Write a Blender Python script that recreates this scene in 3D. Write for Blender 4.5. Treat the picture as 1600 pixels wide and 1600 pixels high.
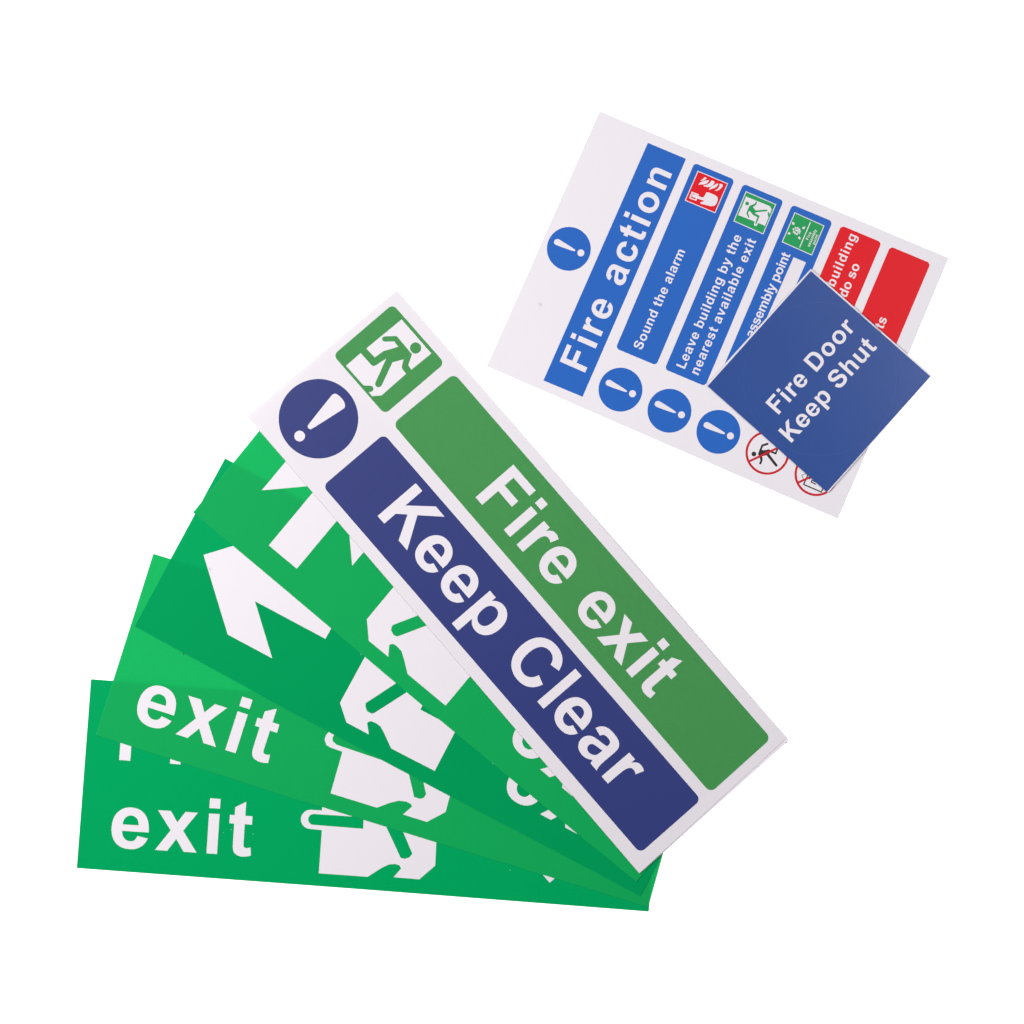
import bpy, math
from mathutils import Vector, Matrix
from mathutils.geometry import tessellate_polygon

for o in list(bpy.data.objects):
    bpy.data.objects.remove(o)
scene = bpy.context.scene
col = scene.collection

# ------------------------------------------------------------------ camera
K = 1.0 / 3000.0          # metres on the table per pixel of the photograph
HC = 1.6                  # lens height above the table
cam_d = bpy.data.cameras.new("camera")
cam_d.sensor_fit = 'HORIZONTAL'
cam_d.angle = 2 * math.atan(800 * K / HC)
cam_d.clip_start = 0.05
cam_d.clip_end = 20
cam = bpy.data.objects.new("camera", cam_d)
cam.location = (0, 0, HC)
col.objects.link(cam)
scene.camera = cam

# ------------------------------------------------------------------ light
w = bpy.data.worlds.new("World")
scene.world = w
w.use_nodes = True
w.node_tree.nodes["Background"].inputs[0].default_value = (0.95, 0.93, 1.0, 1)
w.node_tree.nodes["Background"].inputs[1].default_value = 0.17

def area(name, loc, target, size, power, color):
    d = bpy.data.lights.new(name, 'AREA')
    d.shape = 'RECTANGLE'
    d.size, d.size_y = size
    d.energy = power
    d.color = color
    o = bpy.data.objects.new(name, d)
    o.location = loc
    v = Vector(target) - Vector(loc)
    o.rotation_euler = v.to_track_quat('-Z', 'Y').to_euler()
    col.objects.link(o)
    return o

area("softbox_key", (-0.82, 0.14, 0.80), (-0.08, 0.02, 0.0), (0.45, 0.45), 11.0, (1.0, 0.975, 0.985))
area("softbox_fill", (0.66, 0.22, 1.15), (0.15, 0.1, 0.0), (0.4, 0.4), 5.2, (0.985, 0.97, 1.0))

area("softbox_overhead", (-0.32, 0.42, 1.50), (-0.05, 0.1, 0.0), (0.55, 0.35), 4.2, (1.0, 0.99, 1.0))

scene.view_settings.view_transform = 'Standard'
scene.view_settings.look = 'None'
scene.view_settings.exposure = 0
scene.view_settings.gamma = 1
scene.cycles.max_bounces = 10
scene.cycles.diffuse_bounces = 7
scene.cycles.transmission_bounces = 8

# ------------------------------------------------------------------ materials
def nodes_of(name):
    m = bpy.data.materials.new(name)
    m.use_nodes = True
    nt = m.node_tree
    nt.nodes.clear()
    return m, nt, nt.nodes, nt.links

def film(name, rgb, through=0.15, rough=0.42, spec=0.35, var=0.05, wave=0.35):
    """printed or bare vinyl: diffuse + gloss on top, a share of the light goes through"""
    m, nt, N, L = nodes_of(name)
    out = N.new('ShaderNodeOutputMaterial')
    tc = N.new('ShaderNodeTexCoord')
    n1 = N.new('ShaderNodeTexNoise'); n1.inputs['Scale'].default_value = 9; n1.inputs['Detail'].default_value = 3
    n2 = N.new('ShaderNodeTexNoise'); n2.inputs['Scale'].default_value = 1400; n2.inputs['Detail'].default_value = 2
    L.new(tc.outputs['Object'], n1.inputs['Vector']); L.new(tc.outputs['Object'], n2.inputs['Vector'])
    ad = N.new('ShaderNodeMath'); ad.operation = 'ADD'
    L.new(n1.outputs['Fac'], ad.inputs[0]); L.new(n2.outputs['Fac'], ad.inputs[1])
    mr = N.new('ShaderNodeMapRange')
    mr.inputs['From Min'].default_value = 0.6; mr.inputs['From Max'].default_value = 1.4
    mr.inputs['To Min'].default_value = 1 - var; mr.inputs['To Max'].default_value = 1 + var
    L.new(ad.outputs[0], mr.inputs['Value'])
    mx = N.new('ShaderNodeVectorMath'); mx.operation = 'SCALE'
    mx.inputs[0].default_value = rgb
    L.new(mr.outputs['Result'], mx.inputs['Scale'])
    # broad waviness and fine tooth of the film
    n3 = N.new('ShaderNodeTexNoise'); n3.inputs['Scale'].default_value = 7; n3.inputs['Detail'].default_value = 1
    L.new(tc.outputs['Object'], n3.inputs['Vector'])
    b1 = N.new('ShaderNodeBump'); b1.inputs['Strength'].default_value = wave; b1.inputs['Distance'].default_value = 0.004
    L.new(n3.outputs['Fac'], b1.inputs['Height'])
    b2 = N.new('ShaderNodeBump'); b2.inputs['Strength'].default_value = 0.12; b2.inputs['Distance'].default_value = 0.0001
    L.new(n2.outputs['Fac'], b2.inputs['Height']); L.new(b1.outputs['Normal'], b2.inputs['Normal'])
    p = N.new('ShaderNodeBsdfPrincipled')
    p.inputs['Roughness'].default_value = rough
    p.inputs['Specular IOR Level'].default_value = spec
    L.new(mx.outputs[0], p.inputs['Base Color']); L.new(b2.outputs['Normal'], p.inputs['Normal'])
    t = N.new('ShaderNodeBsdfTranslucent')
    L.new(mx.outputs[0], t.inputs['Color'])
    s = N.new('ShaderNodeMixShader'); s.inputs[0].default_value = through
    L.new(p.outputs[0], s.inputs[1]); L.new(t.outputs[0], s.inputs[2])
    L.new(s.outputs[0], out.inputs['Surface'])
    return m

M = {
 'white':  film('white_vinyl', (0.785, 0.757, 0.785), 0.03, var=0.012),
 'white_f': film('white_vinyl_translucent', (0.785, 0.755, 0.782), 0.06, var=0.012),
 'liner': film('thin_white_liner', (0.80, 0.76, 0.80), 0.42, var=0.012),
 'back':   film('vinyl_backing', (0.88, 0.86, 0.88), 0.9, 0.6, 0.1, var=0.01),
 'pale_green_speck': film('pale_green_speck', (0.15, 0.55, 0.35), 0.1),
 'edge':   film('cut_vinyl_edge', (0.80, 0.78, 0.80), 0.3, 0.6, 0.2, var=0.02),
 'green':  film('emerald_film', (0.007, 0.445, 0.110), 0.22, 0.36, spec=0.07, var=0.03),
 'green2': film('emerald_film_cool', (0.0, 0.352, 0.103), 0.17, 0.36, spec=0.04, var=0.03),
 'green_edge_highlight': film('emerald_film_edge_highlight', (0.015, 0.52, 0.16), 0.12, 0.5, 0.1, var=0.02),  # bright line along the cut edges painted in as a lighter green
 'white_ink': film('opaque_white_ink', (0.83, 0.79, 0.825), 0.07, var=0.012),
 'grass':  film('grass_green_ink', (0.135, 0.515, 0.175), 0.65, 0.34, 0.5, var=0.04),
 'navy':   film('navy_ink', (0.048, 0.070, 0.30), 0.45, 0.36, 0.5, var=0.04),
 'blue':   film('royal_blue_ink', (0.010, 0.148, 0.59), 0.25, var=0.03),
 'dusk':   film('dusky_blue_ink', (0.012, 0.066, 0.295), 0.1, 0.30, 0.5, var=0.04),
 'cutline': film('kiss_cut_blue', (0.032, 0.092, 0.34), 0.1, 0.3, 0.5, var=0.02),
 'red':    film('signal_red_ink', (0.83, 0.003, 0.012), 0.2, spec=0.25, var=0.03),
 'ring':   film('prohibition_red_ink', (0.66, 0.006, 0.018), 0.25, var=0.03),
 'picto_green': film('pictogram_green_ink', (0.008, 0.40, 0.105), 0.25, var=0.03),
 'black':  film('black_ink', (0.016, 0.010, 0.010), 0.05, var=0.02),
 'speck_green': film('dark_green_speck', (0.07, 0.36, 0.12), 0.3, var=0.03),
 'smudge': film('grey_smudge', (0.70, 0.66, 0.70), 0.1, var=0.05),
}

def light_table_material():
    m, nt, N, L = nodes_of('lit_opal_table')
    out = N.new('ShaderNodeOutputMaterial')
    tc = N.new('ShaderNodeTexCoord')
    n = N.new('ShaderNodeTexNoise'); n.inputs['Scale'].default_value = 3
    L.new(tc.outputs['Object'], n.inputs['Vector'])
    mr = N.new('ShaderNodeMapRange')
    mr.inputs['To Min'].default_value = 0.80; mr.inputs['To Max'].default_value = 0.86
    L.new(n.outputs['Fac'], mr.inputs['Value'])
    cb = N.new('ShaderNodeCombineColor')
    for i in range(3): L.new(mr.outputs['Result'], cb.inputs[i])
    p = N.new('ShaderNodeBsdfPrincipled')
    p.inputs['Roughness'].default_value = 0.6
    L.new(cb.outputs[0], p.inputs['Base Color'])
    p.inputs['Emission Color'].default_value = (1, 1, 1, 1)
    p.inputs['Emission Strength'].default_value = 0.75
    L.new(p.outputs[0], out.inputs['Surface'])
    return m

# ------------------------------------------------------------------ table
T = 0.6
me = bpy.data.meshes.new('tabletop')
vs = [(-T,-T,0),(T,-T,0),(T,T,0),(-T,T,0),(-T,-T,-.03),(T,-T,-.03),(T,T,-.03),(-T,T,-.03)]
me.from_pydata(vs, [], [(0,1,2,3),(7,6,5,4),(0,4,5,1),(1,5,6,2),(2,6,7,3),(3,7,4,0)])
me.materials.append(light_table_material())
tab = bpy.data.objects.new('tabletop', me); col.objects.link(tab)
tab['kind'] = 'structure'

# ------------------------------------------------------------------ geometry helpers
def V2(p): return Vector((p[0], p[1]))

def arc(c, r, n=48, a0=0.0, a1=2*math.pi, close=False):
    k = n if not close else n + 1
    return [(c[0] + r*math.cos(a0 + (a1-a0)*i/n), c[1] + r*math.sin(a0 + (a1-a0)*i/n)) for i in range(k)]

def rounded(pts, r, n=7):
    """polygon with each corner rounded"""
    out = []
    m = len(pts)
    for i in range(m):
        p, a, b = V2(pts[i]), V2(pts[i-1]), V2(pts[(i+1) % m])
        u, v = (a-p).normalized(), (b-p).normalized()
        th = math.acos(max(-1, min(1, u.dot(v))))
        d = r / math.tan(th/2)
        c = p + (u+v).normalized() * (r / math.sin(th/2))
        s, e = p + u*d - c, p + v*d - c
        a0 = math.atan2(s.y, s.x); a1 = math.atan2(e.y, e.x)
        da = (a1 - a0 + math.pi) % (2*math.pi) - math.pi
        for k in range(n+1):
            t = a0 + da*k/n
            out.append((c.x + r*math.cos(t), c.y + r*math.sin(t)))
    return out

def smooth(pts, it=2):
    """Chaikin corner cutting for closed curved outlines"""
    for _ in range(it):
        q = []
        for i in range(len(pts)):
            a, b = pts[i], pts[(i+1) % len(pts)]
            q.append((a[0]*.75+b[0]*.25, a[1]*.75+b[1]*.25))
            q.append((a[0]*.25+b[0]*.75, a[1]*.25+b[1]*.75))
        pts = q
    return pts

def stroke(pts, wd, caps=True):
    P = [V2(p) for p in pts]
    h = wd/2
    def nrm(a, b):
        d = (b-a).normalized(); return Vector((-d.y, d.x))
    Lf, Rt = [], []
    for i, p in enumerate(P):
        if i == 0: n, s = nrm(P[0], P[1]), 1
        elif i == len(P)-1: n, s = nrm(P[-2], P[-1]), 1
        else:
            n1, n2 = nrm(P[i-1], p), nrm(p, P[i+1])
            n = (n1+n2).normalized(); s = min(1/max(n.dot(n1), .3), 2.2)
        Lf.append(p + n*h*s); Rt.append(p - n*h*s)
    out = list(Lf)
    if caps:
        d = (P[-1]-P[-2]).normalized(); n = Vector((-d.y, d.x))
        out += [P[-1] + n*h*math.cos(t) + d*h*math.sin(t) for t in [math.pi*k/8 for k in range(1, 8)]]
    out += Rt[::-1]
    if caps:
        d = (P[0]-P[1]).normalized(); n = Vector((-d.y, d.x))
        out += [P[0] + n*h*math.cos(t) + d*h*math.sin(t) for t in [math.pi*k/8 for k in range(1, 8)]]
    return [(p.x, p.y) for p in out]

# ------------------------------------------------------------------ lettering: bold grotesque, 2048 units per em
G = {
'a': (1139, "M357 738L102 784Q145 938 250 1012Q355 1086 562 1086Q750 1086 842 1042Q934 997 972 929Q1009 860 1009 677L1006 349Q1006 209 1020 143Q1033 76 1070 0H792Q781 28 765 83Q758 108 755 116Q683 46 601 11Q519 -24 426 -24Q262 -24 168 65Q73 154 73 290Q73 380 116 451Q159 521 237 559Q314 596 460 624Q657 661 733 693V721Q733 802 693 837Q653 871 542 871Q467 871 425 842Q383 812 357 738ZM733 510Q679 492 562 467Q445 442 409 418Q354 379 354 319Q354 260 398 217Q442 174 510 174Q586 174 655 224Q706 262 722 317Q733 353 733 454Z"),
'b': (1251, "M134 0V1466H415V938Q545 1086 723 1086Q917 1086 1044 946Q1171 805 1171 542Q1171 270 1042 123Q912 -24 727 -24Q636 -24 548 22Q459 67 395 156V0ZM413 554Q413 389 465 310Q538 198 659 198Q752 198 818 278Q883 357 883 528Q883 710 817 791Q751 871 648 871Q547 871 480 793Q413 714 413 554Z"),
'c': (1139, "M1073 748L796 698Q782 781 733 823Q683 865 604 865Q499 865 437 793Q374 720 374 550Q374 361 438 283Q501 205 608 205Q688 205 739 251Q790 296 811 407L1087 360Q1044 170 922 73Q800 -24 595 -24Q362 -24 224 123Q85 270 85 530Q85 793 224 940Q363 1086 600 1086Q794 1086 909 1003Q1023 919 1073 748Z"),
'd': (1251, "M1121 0H860V156Q795 65 707 21Q618 -24 528 -24Q345 -24 215 124Q84 271 84 535Q84 805 211 946Q338 1086 532 1086Q710 1086 840 938V1466H1121ZM371 554Q371 384 418 308Q486 198 608 198Q705 198 773 281Q841 363 841 527Q841 710 775 791Q709 871 606 871Q506 871 439 792Q371 712 371 554Z"),
'e': (1139, "M762 338L1042 291Q988 137 872 57Q755 -24 580 -24Q303 -24 170 157Q65 302 65 523Q65 787 203 937Q341 1086 552 1086Q789 1086 926 930Q1063 773 1057 450H353Q356 325 421 256Q486 186 583 186Q649 186 694 222Q739 258 762 338ZM778 622Q775 744 715 808Q655 871 569 871Q477 871 417 804Q357 737 358 622Z"),
'g': (1251, "M121 -70L442 -109Q450 -165 479 -186Q519 -216 605 -216Q715 -216 770 -183Q807 -161 826 -112Q839 -77 839 17V172Q713 0 521 0Q307 0 182 181Q84 324 84 537Q84 804 213 945Q341 1086 532 1086Q729 1086 857 913V1062H1120V109Q1120 -79 1089 -172Q1058 -265 1002 -318Q946 -371 853 -401Q759 -431 616 -431Q346 -431 233 -339Q120 -246 120 -104Q120 -90 121 -70ZM372 553Q372 384 438 306Q503 227 599 227Q702 227 773 308Q844 388 844 546Q844 711 776 791Q708 871 604 871Q503 871 438 793Q372 714 372 553Z"),
'h': (1251, "M427 1466V927Q563 1086 752 1086Q849 1086 927 1050Q1005 1014 1045 958Q1084 902 1099 834Q1113 766 1113 623V0H832V561Q832 728 816 773Q800 818 760 845Q719 871 658 871Q588 871 533 837Q478 803 453 735Q427 666 427 532V0H146V1466Z"),
'i': (569, "M147 1206V1466H428V1206ZM147 0V1062H428V0Z"),
'l': (569, "M147 0V1466H428V0Z"),
'm': (1821, "M126 1062H385V917Q524 1086 716 1086Q818 1086 893 1044Q968 1002 1016 917Q1086 1002 1167 1044Q1248 1086 1340 1086Q1457 1086 1538 1039Q1619 991 1659 899Q1688 831 1688 679V0H1407V607Q1407 765 1378 811Q1339 871 1258 871Q1199 871 1147 835Q1095 799 1072 730Q1049 660 1049 510V0H768V582Q768 737 753 782Q738 827 707 849Q675 871 621 871Q556 871 504 836Q452 801 430 735Q407 669 407 516V0H126Z"),
'n': (1251, "M1113 0H832V542Q832 714 814 765Q796 815 756 843Q715 871 658 871Q585 871 527 831Q469 791 448 725Q426 659 426 481V0H145V1062H406V906Q545 1086 756 1086Q849 1086 926 1053Q1003 1019 1043 967Q1082 915 1098 849Q1113 783 1113 660Z"),
'o': (1251, "M82 546Q82 686 151 817Q220 948 347 1017Q473 1086 629 1086Q870 1086 1024 930Q1178 773 1178 534Q1178 293 1023 135Q867 -24 631 -24Q485 -24 353 42Q220 108 151 236Q82 363 82 546ZM370 531Q370 373 445 289Q520 205 630 205Q740 205 815 289Q889 373 889 533Q889 689 815 773Q740 857 630 857Q520 857 445 773Q370 689 370 531Z"),
'p': (1251, "M139 1062H401V906Q452 986 539 1036Q626 1086 732 1086Q917 1086 1046 941Q1175 796 1175 537Q1175 271 1045 124Q915 -24 730 -24Q642 -24 571 11Q499 46 420 131V-404H139ZM417 549Q417 370 488 285Q559 199 661 199Q759 199 824 278Q889 356 889 535Q889 702 822 783Q755 864 656 864Q553 864 485 785Q417 705 417 549Z"),
'r': (797, "M416 0H135V1062H396V911Q463 1018 517 1052Q570 1086 638 1086Q734 1086 823 1033L736 788Q665 834 604 834Q545 834 504 802Q463 769 440 684Q416 599 416 328Z"),
's': (1139, "M48 303L330 346Q348 264 403 222Q458 179 557 179Q666 179 721 219Q758 247 758 294Q758 326 738 347Q717 367 645 384Q310 458 220 519Q96 604 96 755Q96 891 204 989Q311 1086 537 1086Q752 1086 857 1016Q961 946 1001 809L736 760Q719 821 673 854Q626 886 540 886Q431 886 384 856Q353 834 353 800Q353 771 380 750Q417 723 637 673Q856 623 943 551Q1029 477 1029 346Q1029 195 909 86Q789 -24 554 -24Q341 -24 217 63Q92 149 48 303Z"),
't': (682, "M634 1062V838H442V410Q442 280 448 259Q453 237 473 223Q493 209 521 209Q560 209 634 236L658 18Q560 -24 436 -24Q360 -24 299 2Q238 27 210 68Q181 108 170 177Q161 226 161 375V838H32V1062H161V1273L443 1437V1062Z"),
'u': (1251, "M846 0V159Q788 74 694 25Q599 -24 494 -24Q387 -24 302 23Q217 70 179 155Q141 240 141 390V1062H422V574Q422 350 438 300Q453 249 494 220Q535 190 598 190Q670 190 727 230Q784 269 805 328Q826 386 826 614V1062H1107V0Z"),
'v': (1139, "M439 0L11 1062H306L506 520L564 339Q587 408 593 430Q607 475 623 520L825 1062H1114L692 0Z"),
'x': (1139, "M13 0L397 548L29 1062H372L561 769L760 1062H1090L729 558L1123 0H778L561 329L343 0Z"),
'y': (1139, "M14 1062H313L567 308L815 1062H1106L731 40L664 -145Q627 -238 594 -287Q560 -336 517 -367Q473 -397 410 -414Q346 -431 265 -431Q183 -431 104 -414L79 -194Q146 -207 200 -207Q300 -207 348 -149Q396 -90 422 1Z"),
'F': (1251, "M151 0V1466H1156V1218H447V871H1059V623H447V0Z"),
'K': (1479, "M153 0V1466H449V815L1047 1466H1445L893 895L1475 0H1092L689 688L449 443V0Z"),
'D': (1479, "M148 1466H689Q872 1466 968 1438Q1097 1400 1189 1303Q1281 1206 1329 1066Q1377 925 1377 719Q1377 538 1332 407Q1277 247 1175 148Q1098 73 967 31Q869 0 705 0H148ZM444 1218V247H665Q789 247 844 261Q916 279 964 322Q1011 365 1041 464Q1071 562 1071 732Q1071 902 1041 993Q1011 1084 957 1135Q903 1186 820 1204Q758 1218 577 1218Z"),
'S': (1366, "M74 477L362 505Q388 360 468 292Q547 224 682 224Q825 224 898 285Q970 345 970 426Q970 478 940 515Q909 551 833 578Q781 596 596 642Q358 701 262 787Q127 908 127 1082Q127 1194 191 1292Q254 1389 374 1440Q493 1491 662 1491Q938 1491 1078 1370Q1217 1249 1224 1047L928 1034Q909 1147 847 1197Q784 1246 659 1246Q530 1246 457 1193Q410 1159 410 1102Q410 1050 454 1013Q510 966 726 915Q942 864 1046 810Q1149 755 1208 661Q1266 566 1266 427Q1266 301 1196 191Q1126 81 998 28Q870 -26 679 -26Q401 -26 252 103Q103 231 74 477Z"),
'C': (1479, "M1087 539L1374 448Q1308 208 1155 92Q1001 -25 765 -25Q473 -25 285 175Q97 374 97 720Q97 1086 286 1289Q475 1491 783 1491Q1052 1491 1220 1332Q1320 1238 1370 1062L1077 992Q1051 1106 969 1172Q886 1238 768 1238Q605 1238 504 1121Q402 1004 402 742Q402 464 502 346Q602 228 762 228Q880 228 965 303Q1050 378 1087 539Z"),
'L': (1251, "M157 0V1454H453V247H1189V0Z"),
' ': (569, ""),
}
import re
def glyph_contours(ch, n=5):
    cs, cur, x, y = [], [], 0.0, 0.0
    for cmd, args in re.findall(r'([MLHVQZ])([^MLHVQZ]*)', G[ch][1]):
        v = [float(a) for a in args.split()]
        if cmd == 'M': cur = [(v[0], v[1])]; x, y = v
        elif cmd == 'L': x, y = v; cur.append((x, y))
        elif cmd == 'H': x = v[0]; cur.append((x, y))
        elif cmd == 'V': y = v[0]; cur.append((x, y))
        elif cmd == 'Q':
            for k in range(1, n+1):
                t = k/n
                cur.append(((1-t)**2*x + 2*t*(1-t)*v[0] + t*t*v[2], (1-t)**2*y + 2*t*(1-t)*v[1] + t*t*v[3]))
            x, y = v[2], v[3]
        elif cmd == 'Z':
            q = [cur[0]]
            for p in cur[1:]:
                if abs(p[0]-q[-1][0]) + abs(p[1]-q[-1][1]) > 1e-6: q.append(p)
            if abs(q[0][0]-q[-1][0]) + abs(q[0][1]-q[-1][1]) < 1e-6: q.pop()
            cs.append(q)
    return cs

def letters(s, p0, i0, u0, p1, i1, u1, cap, up=None):
    """regions (contour lists, photo pixels) of a line of text; glyph i0's x-coordinate u0 sits on the
    baseline at p0 and glyph i1's x-coordinate u1 at p1; cap = capital height in pixels"""
    a, b = V2(p0), V2(p1)
    d = (b-a).normalized()
    upv = V2(up).normalized() if up else Vector((d.y, -d.x))
    sc = cap/1466.0
    adv = [G[c][0] for c in s]
    span = sum(adv[i0:i1]) + u1 - u0
    tr = ((b-a).length/sc - span) / (i1-i0)
    xs = [0.0]
    for w_ in adv: xs.append(xs[-1] + w_ + tr)
    ref = xs[i0] + u0
    out = []
    for i, c in enumerate(s):
        cs = glyph_contours(c)
        mp = [[tuple(a + d*(sc*(xs[i]+px-ref)) + upv*(sc*py)) for px, py in k] for k in cs]
        if c == 'i':
            for k in mp: out.append([k])
        elif mp: out.append(mp)
    return out

# ------------------------------------------------------------------ sheets
class Sheet:
    def __init__(self, name, label, cat, outline, z, thick, top, edge, group=None, origin=None, e1=(1,0), bevel=0.00016):
        self.z = z + thick; self.n = 0
        self.s = K*(HC-self.z)/HC
        cx = sum(p[0] for p in outline)/len(outline) if origin is None else origin[0]
        cy = sum(p[1] for p in outline)/len(outline) if origin is None else origin[1]
        self.c = ((cx-800)*self.s, (800-cy)*self.s)
        self.a = math.atan2(-e1[1], e1[0])
        r = bpy.data.objects.new(name, None); col.objects.link(r)
        r.location = (self.c[0], self.c[1], z); r.rotation_euler = (0, 0, self.a)
        r.empty_display_size = 0.02
        r['label'] = label; r['category'] = cat
        if group: r['group'] = group
        self.root = r; self.th = thick
        pts = [self.loc(p) for p in outline]
        if sum(pts[i-1][0]*pts[i][1]-pts[i][0]*pts[i-1][1] for i in range(len(pts))) < 0: pts = pts[::-1]
        n = len(pts)
        ins = []
        for i in range(n):
            p, a, b = V2(pts[i]), V2(pts[i-1]), V2(pts[(i+1) % n])
            n1 = Vector((-(p-a).y, (p-a).x)).normalized(); n2 = Vector((-(b-p).y, (b-p).x)).normalized()
            m = (n1+n2).normalized()
            ins.append(p + m*(bevel/max(.5, m.dot(n1))))
        vs = [(q.x, q.y, thick) for q in ins] + [(x, y, 0) for x, y in pts]
        fs = [tuple(range(n)), tuple(range(2*n-1, n-1, -1))]
        fs += [(i, n+i, n+(i+1) % n, (i+1) % n) for i in range(n)]
        me = bpy.data.meshes.new('sheet'); me.from_pydata(vs, [], fs)
        for m in (top, M['back'], edge): me.materials.append(m)
        me.polygons[0].material_index = 0; me.polygons[1].material_index = 1
        for p in me.polygons[2:]: p.material_index = 2
        o = bpy.data.objects.new('sheet', me); col.objects.link(o); o.parent = r
        self.sheet = o
    def loc(self, p):
        x, y = (p[0]-800)*self.s - self.c[0], (800-p[1])*self.s - self.c[1]
        c, s = math.cos(-self.a), math.sin(-self.a)
        return (x*c - y*s, x*s + y*c)
    def ink(self, name, regions, mat, layer=1, parent=None, label=None):
        """regions: list of [outer, hole, ...] in photo pixels, laid as a thin film of ink"""
        z = self.th + 0.00003*layer
        vs, fs = [], []
        for reg in regions:
            if reg and not isinstance(reg[0][0], (tuple, list)): reg = [reg]
            loops = [[Vector((*self.loc(p), z)) for p in lp] for lp in reg]
            base = len(vs)
            flat = [v for lp in loops for v in lp]
            vs += [tuple(v) for v in flat]
            for t in tessellate_polygon(loops):
                a, b, c = (flat[i] for i in t)
                cr = (b-a).cross(c-a).z
                if abs(cr) < 1e-14: continue
                fs.append(tuple(base+i for i in (t if cr > 0 else t[::-1])))
        me = bpy.data.meshes.new(name); me.from_pydata(vs, [], fs); me.materials.append(mat)
        o = bpy.data.objects.new(name, me); col.objects.link(o)
        o.parent = parent or self.root
        if label: o['label'] = label
        return o

def zz(ox, oy, k):
    """pixel reader for measurements taken on an enlarged crop"""
    return lambda pts: [(ox + x/k, oy + y/k) for x, y in pts]

LV = 0.00042
TH = 0.00018
grp_g = 'overlapping green exit signs in the fan'

def ar(tip, e, s=28):
    """ISO arrow of the signs, tip first, e = unit vector from tip towards the tail"""
    n = (-e[1], e[0])
    P = [(0,0),(92,92),(171,92),(171-92+s,s),(230,s),(230,-s),(171-92+s,-s),(171,-92),(92,-92)]
    return [(tip[0]+e[0]*x+n[0]*y, tip[1]+e[1]*x+n[1]*y) for x, y in P]

zB = zz(460, 1080, 4); zA = zz(440, 880, 4)
white = M['white_ink']

# --- bottom sheet of the fan
g1 = Sheet('exit_sign', 'lowest green exit sign of the fan, lying nearly level at the bottom',
           'sign', rounded([(142,1061),(1036,1129),(1013.8,1424.5),(560,1389.3),(119.7,1356.5)], 1.2, 3), 0.0001, TH, M['green2'], M['green_edge_highlight'], grp_g, e1=(.9972,.0753))
g1.ink('lettering', letters('exit', (242,1328), 1, 13, (322.6,1333.3), 2, 147, 86.2) +
       letters('Fire', (186.2,1187.4), 0, 151, (265.6,1193.2), 1, 147, 86.2), white)
g1.ink('running_man_pictogram', [zB([(172,745)]+arc((100,801),60,9,-math.pi/2,-3*math.pi/2,True)+[(172,868),(152,1138),(458,1160),(545,1104),(590,1083),(630,1080),(656,1088),(667,1108),(620,1162),(780,1176),(880,1090),(887,945),(907,650),(660,640),(640,790),(680,880),(737,1015),(720,1038),(690,1048),(665,1043),(575,850),(555,800),(434,765),(430,860),(118,835)]+arc((120,801),34,7,math.pi/2,3*math.pi/2,True)+[(360,783),(372,700),(190,560)])], white)
g1.ink('arrow', [ar((858.8,1379.2), (.0753,-.9972))], white)

# --- second sheet
g2 = Sheet('exit_sign', 'light green exit sign, second from the bottom of the fan, its lettering tilting',
           'sign', rounded([(239.5,865),(1099,1132),(1036,1334),(1012.8,1417.5),(860,1370.4),(682,1316.3),(500,1260),(460,1248.3),(149.7,1148.5)], 1.2, 3), 0.0001+LV, TH, M['green'], M['green_edge_highlight'], grp_g, e1=(.955,.2966))
g2.ink('lettering', letters('exit', (274.2,1147), 1, 13, (352,1171.8), 2, 147, 87.6) +
       letters('Fire', (252.6,998), 0, 151, (328,1021.6), 1, 147, 87), white)
g2.ink('running_man_pictogram', [zB([(218,250),(196,277),(189,305),(200,336),(225,352),(300,378),(226,638),(515,728),(590,700),(650,684),(700,690),(730,706),(735,722),(678,770),(828,817),(945,755),(972,655),(1060,360),(840,290),(790,450),(808,572),(823,645),(808,667),(785,673),(748,661),(716,520),(700,490),(570,424),(545,430),(265,335),(240,312),(238,290),(250,270),(300,262),(300,215)])], white)
g2.ink('arrow', [ar((1010,1250), (-.955,-.2966))], white)

# --- third sheet
g3 = Sheet('exit_sign', 'green sign in the middle of the fan with a fully visible white arrow',
           'sign', rounded([(351.5,716),(1137,1138),(1000.5,1400.5),(860,1326),(712,1249),(596,1187.3),(450,1110.3),(355,1057.8),(209.5,978.5)], 1.2, 3), 0.0001+2*LV, TH, M['green2'], M['green_edge_highlight'], grp_g, e1=(.882,.471))
g3.ink('arrow', [ar((318,867), (.882,.471), 26)], white)
g3.ink('running_man_pictogram', [
    zA([(518,590),(560,510),(760,620),(715,750),(525,875),(524,895),(535,925),(562,940),(580,936),(780,808),(800,700),(900,780),(880,890),(868,915),(990,980),(1080,1025),(1110,1005),(1082,1058),(957,1298),(685,1158),(640,1060),(618,1020),(590,1000),(560,987),(541,992),(535,1000),(545,1070),(405,995),(365,872)])], white)
g3.ink('lettering', letters('exit', (843.8,1272), 1, 13, (914.9,1310), 2, 147, 86.2) +
       letters('Fire', (849.2,1120.7), 0, 151, (919,1158), 1, 147, 86.2), white)

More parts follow.
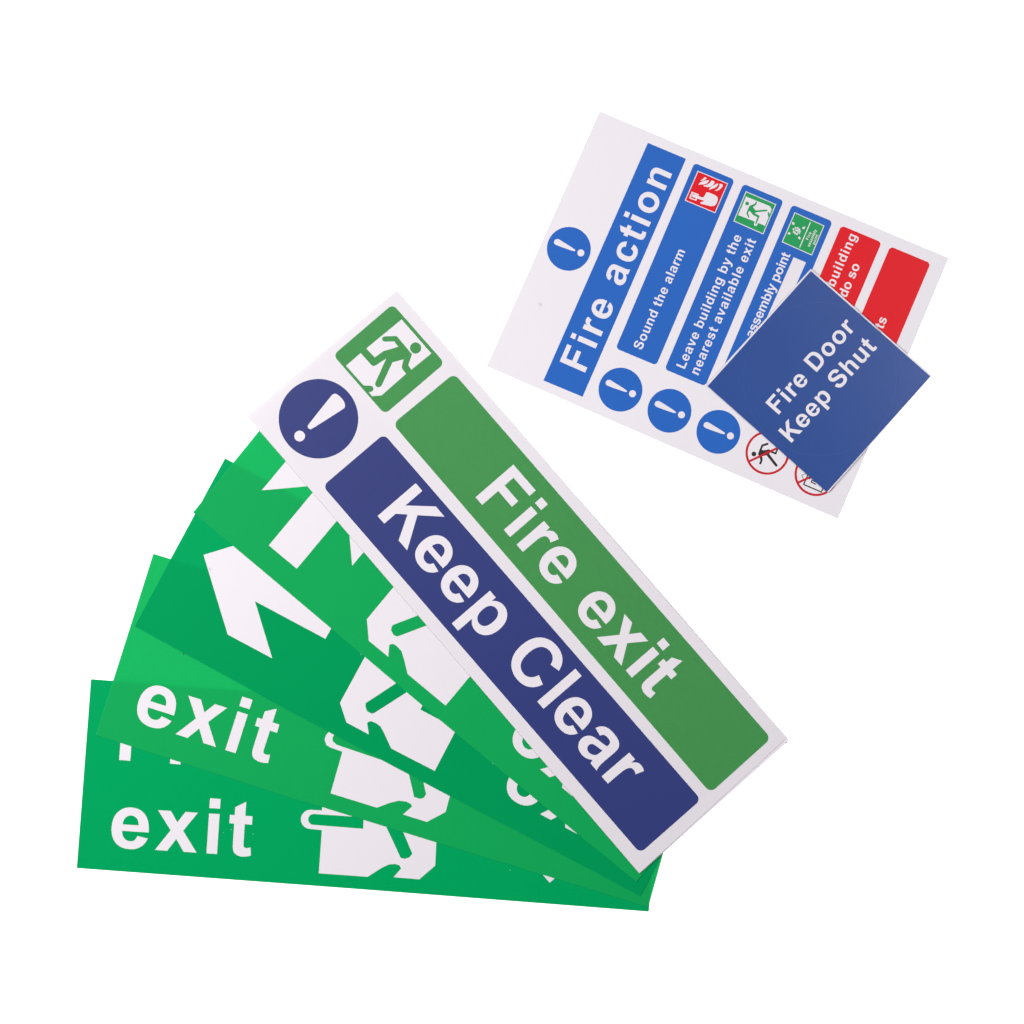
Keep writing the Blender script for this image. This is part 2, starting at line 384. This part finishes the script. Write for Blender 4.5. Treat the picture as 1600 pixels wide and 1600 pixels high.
# --- fourth sheet
g4 = Sheet('exit_sign', 'topmost green sign of the fan, its white arrow cut off by the white sign',
           'sign', rounded([(492,573),(1185,1150),(994.5,1378),(900,1301),(660,1102.3),(450,925),(301.5,800.5),(404,674)], 1.0, 3), 0.0001+3*LV, TH, M['green'], M['green_edge_highlight'], grp_g, e1=(.7683,.6401))
g4.ink('arrow', [ar((589.1,693.7), (-.6401,.7683), 28.5)], white)
g4.ink('running_man_pictogram', [
    zA([(695,155),(760,90),(900,260),(848,328),(700,384),(688,396),(684,420),(700,448),(722,459),(900,392),(1000,380),(1250,640),(1173,712),(1025,890),(788,693),(765,600),(750,550),(718,516),(695,504),(678,508),(672,515),(667,585),(545,485),(533,350)])], white)
g4.ink('lettering', letters('exit', (843.8,1202), 1, 13, (905.7,1253.6), 2, 147, 86.2) +
       letters('Fire', (877,1035), 0, 151, (938,1085.7), 1, 147, 86.2), white)

# --- white fire exit signs, one under the other
f2 = Sheet('white_sheet', 'white sheet hidden under the Fire exit sign, only a thin rim showing',
           'sheet', rounded([(389.5,655),(619,456),(760,617),(975.5,859.7),(1114.5,1019.7),(1232.8,1156.8),(1003,1362)], 1.2, 3), 0.0001+4*LV, TH, M['liner'], M['edge'], None, e1=(.655,.7557))
f1 = Sheet('fire_exit_keep_clear_sign', 'large white sign with green Fire exit and navy Keep Clear bands atop the fan',
           'sign', rounded([(385.5,649.5),(619.8,453),(840,705),(971,857.5),(1111,1018),(1230,1152.5),(999,1365)], 1.2, 3), 0.0001+5*LV, TH, M['white_f'], M['edge'], None, e1=(.655,.7557))
pan = f1.ink('pictogram_panel', [rounded([(613.6,475.2),(694.8,567.5),(601.2,647.3),(520.5,554.9)], 9)], M['grass'])
z8 = zz(515, 470, 8)
f1.ink('running_man_pictogram', [
    [z8([(900,232),(1272,658),(1022,862),(983,805),(1030,668),(838,440),(690,445),(665,452),(656,478),(668,503),(692,511),(808,508),(858,575),(670,630),(565,708),(458,597)]),
     z8(arc((1075,590), 70, 32))],
    z8([(388,653),(205,812),(425,1058),(510,1062),(537,1070),(550,1098),(540,1125),(520,1138),(490,1138),(530,1192),(650,1183),(957,912),(908,850),(903,830),(905,812),(925,732),(785,770),(650,1060),(632,1078),(605,1082),(580,1068),(570,1045),(572,1025),(708,722),(575,808),(550,817),(525,805)])],
    white, 2, pan)
disc = f1.ink('mandatory_disc', [arc((497.6,654.3), 62.2, 72)], M['navy'], label='navy disc')
z10 = zz(380, 600, 10)
f1.ink('exclamation_mark', [smooth(z10([(1370,190),(1405,155),(1455,148),(1545,225),(1590,300),(1592,365),(1560,392),(1090,692),(1050,712),(1015,690),(1004,655),(1030,620)]), 2),
                            arc((468.2,681.3), 8.4, 32)], white, 2, disc)
gb = f1.ink('printed_band', [rounded([(709.5,583.4),(1204.8,1153.7),(1110,1239),(613.6,662.4)], 10.5)], M['grass'], label='grass green band reading Fire exit')
f1.ink('lettering', letters('Fire exit', (743,777), 0, 151, (977.5,1047.5), 7, 147, 78.2), white, 2, gb)
nb = f1.ink('printed_band', [rounded([(599.9,678.1),(1095.3,1249.4),(1000.2,1333.1),(504.3,759.4)], 9.5)], M['navy'], label='navy blue band reading Keep Clear')
f1.ink('lettering', letters('Keep Clear', (590,806.2), 0, 153, (940,1213), 9, 135, 78.6), white, 2, nb)

# --- fire action sheet
a5 = Sheet('fire_action_notice', 'white fire action notice with blue and red instruction rows, under the blue square',
           'sign', rounded([(760.3,572.3),(936.8,173.5),(1482.3,403),(1400,600),(1309,810.8)], 2.2, 4), 0.0001, TH, M['white'], M['edge'], e1=(.404,-.915))
R = (.404, -.915); D = (.9165, .400)
ban = a5.ink('printed_band', [[(1012.3,223.2),(1071.9,248.2),(910.2,620),(849.1,594.5)]], M['blue'], label='royal blue heading band reading Fire action')
a5.ink('lettering', letters('Fire action', (914.2,582.2), 0, 151, (1038.8,298), 10, 145, 43.4, (-.915,-.403)), white, 2, ban)
discs = [(888.8,388.8),(969.5,608.8),(1046,641.8),(1122.5,674.8)]
for c in discs:
    d_ = a5.ink('mandatory_disc', [arc(c, 34.3, 56)], M['blue'])
    q = lambda pts: [(c[0]+x/4, c[1]+y/4) for x, y in pts]
    a5.ink('exclamation_mark', [smooth(q([(-93,-46),(-84,-60),(-66,-62),(-50,-52),(30,-2),(42,8),(38,16),(20,12),(-76,-22),(-92,-32)]), 2), arc((c[0]+18.8, c[1]+6.4), 5.5, 24)], white, 2, d_)
row0 = [(1085,254.5),(1148,280.8),(1025.4,570.9),(962,544.3)]
rows = []
for i in range(5):
    dx, dy = 76.5*i, 32.6*i
    rows.append(a5.ink('instruction_panel', [rounded([(x+dx, y+dy) for x, y in row0], 6)], M['blue'] if i < 3 else M['red'],
                label=['blue row reading Sound the alarm','blue row reading Leave building by the nearest available exit','blue row reading assembly point','red row ending in building and do so','red row ending in ts'][i]))
up = (-.9165, -.400)
TX = lambda s, *a, **k: letters(s, *a, up=up)
a5.ink('lettering', TX('Sound the alarm', (1019.4,509.4), 3, 145, (1053.6,432.4), 11, 147, 14.9), white, 2, rows[0])
a5.ink('lettering', TX('Leave building by the', (1069.9,576.8), 0, 157, (1150.4,391.2), 19, 146, 15.0) +
       TX('nearest available exit', (1091.3,586.5), 0, 145, (1151.3,447.3), 14, 134, 15.0), white, 2, rows[1])
a5.ink('lettering', TX('assembly point', (1202.5,471.5), 5, 134, (1226.2,418.8), 11, 147, 15.0), white, 2, rows[2])
a5.ink('blank_write_in_box', [[(1240,401.9),(1259.4,410),(1190.6,565.6),(1171,557.5)]], white, 2, rows[2])
a5.ink('lettering', TX('building', (1318.1,416.5), 3, 147, (1329.4,391.0), 6, 145, 15.0) +
       TX('do so', (1327.7,453.6), 1, 82, (1339.8,425.4), 4, 82, 15.0), white, 2, rows[3])
a5.ink('lettering', TX('ts', (1379.4,514.9), 0, 32, (1382.5,507.9), 1, 48, 15.0), white, 2, rows[4])

def inset(q, t):
    c = (sum(p[0] for p in q)/4, sum(p[1] for p in q)/4)
    r = math.dist(q[0], c)
    return [(c[0]+(p[0]-c[0])*(1-t*1.414/r), c[1]+(p[1]-c[1])*(1-t*1.414/r)) for p in q]

# fire alarm call point pictogram
P = zz(1060, 255, 17.78)
sq = P([(538,207),(1382,563),(1022,1392),(175,1037)])
b = a5.ink('pictogram_panel', [sq], white, 2, rows[0], 'red fire alarm call point pictogram with a thin white border')
a5.ink('pictogram_field', [inset(sq, 1.25)], M['red'], 3, rows[0])
a5.ink('flames_and_button_pictogram', [
    smooth(P([(598,480),(650,462),(690,430),(712,392),(750,388),(788,412),(765,445),(710,480),(650,492)]), 1),
    smooth(P([(552,608),(575,560),(640,512),(730,490),(855,462),(840,520),(770,580),(690,592),(610,590)]), 1),
    smooth(P([(680,622),(760,612),(840,580),(890,530),(915,478),(960,490),(1012,512),(985,585),(920,640),(840,668),(740,655)]), 1),
    smooth(P([(850,750),(860,700),(920,640),(1000,605),(1100,548),(1098,610),(1030,685),(960,705),(900,718)]), 1),
    smooth(P([(995,758),(1060,735),(1110,690),(1138,640),(1145,570),(1190,578),(1238,592),(1220,660),(1160,725),(1080,768)]), 1),
    [P([(372,788),(572,868),(492,1048),(298,975)]), P([(398,838),(522,890),(462,1006),(345,958)])]],
    white, 4, rows[0])
a5.ink('hand_pictogram', [smooth(P([(395,870),(455,868),(545,905),(690,965),(740,880),(785,793),(1010,880),(1112,965),(1035,1180),(905,1198),(780,1165),(640,1135),(600,1108),(625,1078),(690,1070),(728,1045),(520,985),(470,950),(410,960),(380,915)]), 1)],
    white, 5, rows[0])
# running man pictogram
P = zz(1135, 285, 17.78)
sq = P([(540,243),(1387,608),(1025,1445),(192,1078)])
a5.ink('pictogram_panel', [sq], white, 2, rows[1], 'green running man pictogram with a thin pale border')
a5.ink('pictogram_field', [inset(sq, 1.25)], M['picto_green'], 3, rows[1])
a5.ink('running_man_pictogram', [P([(545,393),(1195,655),(1225,685),(1257,755),(1205,885),(1170,820),(1142,848),(1168,985),(1073,1208),(880,1125),(858,1180),(835,1205),(805,1212),(775,1195),(765,1165),(783,1085),(328,908)])], white, 4, rows[1])
a5.ink('running_man_figure', [
    P(arc((575,587), 52, 24)),
    P([(645,650),(735,615),(795,585),(815,540),(830,530),(848,545),(838,600),(805,640),(738,682),(805,780),(1120,755),(1138,778),(1120,800),(835,828),(782,852),(925,930),(830,1155),(808,1162),(798,1145),(862,965),(740,905),(640,785),(598,850),(640,965),(628,985),(610,978),(552,860),(620,690)])],
    M['picto_green'], 5, rows[1])
# assembly point pictogram
P = zz(1210, 315, 17.78)
sq = P([(563,295),(1392,668),(1042,1500),(203,1125)])
a5.ink('pictogram_panel', [sq], white, 2, rows[2], 'green assembly point pictogram with a thin pale border')
a5.ink('pictogram_field', [inset(sq, 1.25)], M['picto_green'], 3, rows[2])
dots = [(530,770),(585,730),(650,735),(692,775),(705,830),(660,850),(690,870),(625,905),(575,880),(540,840),(600,800),(650,800)]
a5.ink('assembly_crowd_pictogram', [P(arc(d, 27, 14)) for d in dots] + [
    P([(500,560),(555,590),(560,630),(540,650),(505,640),(492,605)]), P([(855,690),(850,735),(820,765),(785,760),(770,730),(800,705)]),
    P([(365,900),(385,860),(420,848),(445,870),(440,905),(405,920)]), P([(710,1060),(655,1010),(665,980),(700,970),(725,1000),(722,1040)]),
    P(stroke([(1003,568),(702,1272)], 26, False))], white, 4, rows[2])
a5.ink('lettering', letters('Fire', (1210+940/17.78, 315+1070/17.78), 0, 151, (1210+1012/17.78, 315+915/17.78), 3, 65, 4.5, up) +
       letters('assembly', (1210+975/17.78, 315+1265/17.78), 0, 73, (1210+1155/17.78, 315+850/17.78), 7, 14, 4.5, up) +
       letters('point', (1210+1120/17.78, 315+1195/17.78), 0, 139, (1210+1210/17.78, 315+965/17.78), 4, 32, 4.5, up), white, 4, rows[2])
# prohibition signs
P = zz(1155, 665, 17.78)
c = (1199, 707.6)
pr = a5.ink('prohibition_ring', [[arc(c, 34.2, 64), arc(c, 30.6, 64)]], M['ring'])
a5.ink('running_man_figure', [P(arc((408,788), 66, 28)),
    P(([(620,530),(790,475),(822,495),(812,528),(665,575),(622,665),(680,690),(830,658),(905,700),(1000,745),(1045,640),(1100,620),(1025,805),(860,745),(835,790),(1065,1095),(1060,1130),(1030,1140),(1000,1125),(760,825),(640,850),(650,960),(610,1075),(575,1080),(552,1055),(590,970),(560,860),(520,790)]))], M['black'], 1, pr)
a5.ink('prohibition_bar', [P(stroke([(262,1000),(1285,515)], 62, False))], M['ring'], 2, pr)
P = zz(1225, 700, 17.78)
c = (1275.6, 741)
pr = a5.ink('prohibition_ring', [[arc(c, 34.2, 64), arc(c, 30.6, 64)]], M['ring'])
a5.ink('carried_bundle_figure', [
    P(stroke([(660,750),(545,1012),(1035,1222),(1085,1110)], 34, False)),
    P(stroke([(545,880),(493,757),(610,714)], 15, False)),
    P(stroke([(930,965),(775,895),(755,945),(885,1012)], 30, False)), P(arc((710,845), 26, 14))], M['black'], 1, pr)
a5.ink('prohibition_bar', [P(stroke([(385,960),(1405,510)], 60, False))], M['ring'], 2, pr)
a5.ink('speck', [arc((844.3,476), 3.0, 16)], M['smudge'], 1)

# --- blue square sticker
sqr = Sheet('fire_door_sign', 'square blue sticker reading Fire Door Keep Shut, laid across the white fire action notice',
            'sign', rounded([(1103.4,600.9),(1267,419.6),(1455.8,586.4),(1293.9,770.3)], 1.2, 3), 0.0001+TH+0.0006, 0.0004, M['white'], M['edge'], e1=(.669,-.743))
pf = sqr.ink('printed_panel', [rounded([(1105.6,603.3),(1267,423.4),(1453.8,588.2),(1291.9,769)], .8, 2)], M['dusk'])
sqr.ink('lettering', letters('Fire Door', (1216.9,647.9), 0, 151, (1329.4,521.9), 8, 135, 28.4) +
        letters('Keep Shut', (1236.9,691.9), 0, 153, (1330.5,588), 6, 146, 28.6), white, 2, pf)
sqr.ink('kiss_cut_circle', [[arc((1281,592), 119.8, 128), arc((1281,592), 119.3, 128)]], M['cutline'], 3, pf)
for px, py, rad, sh, mt in ((286.8,1021.2,1.3,g2,'black'), (361.5,1296,1.1,g1,'pale_green_speck'), (395.5,1303,.9,g1,'pale_green_speck'), (349,1301,.7,g1,'pale_green_speck'),
                            (564.3,1022.4,1.0,g4,'pale_green_speck'), (797,1359.5,.9,g1,'pale_green_speck'), (770,1193,.9,g4,'pale_green_speck'), (655,636.5,2.2,f1,'speck_green'),
                            (328,889,2.4,g3,'smudge'), (1228.6,1160.3,0.9,f2,'black')):
    sh.ink('speck', [arc((px, py), rad, 12)], M[mt], 3)
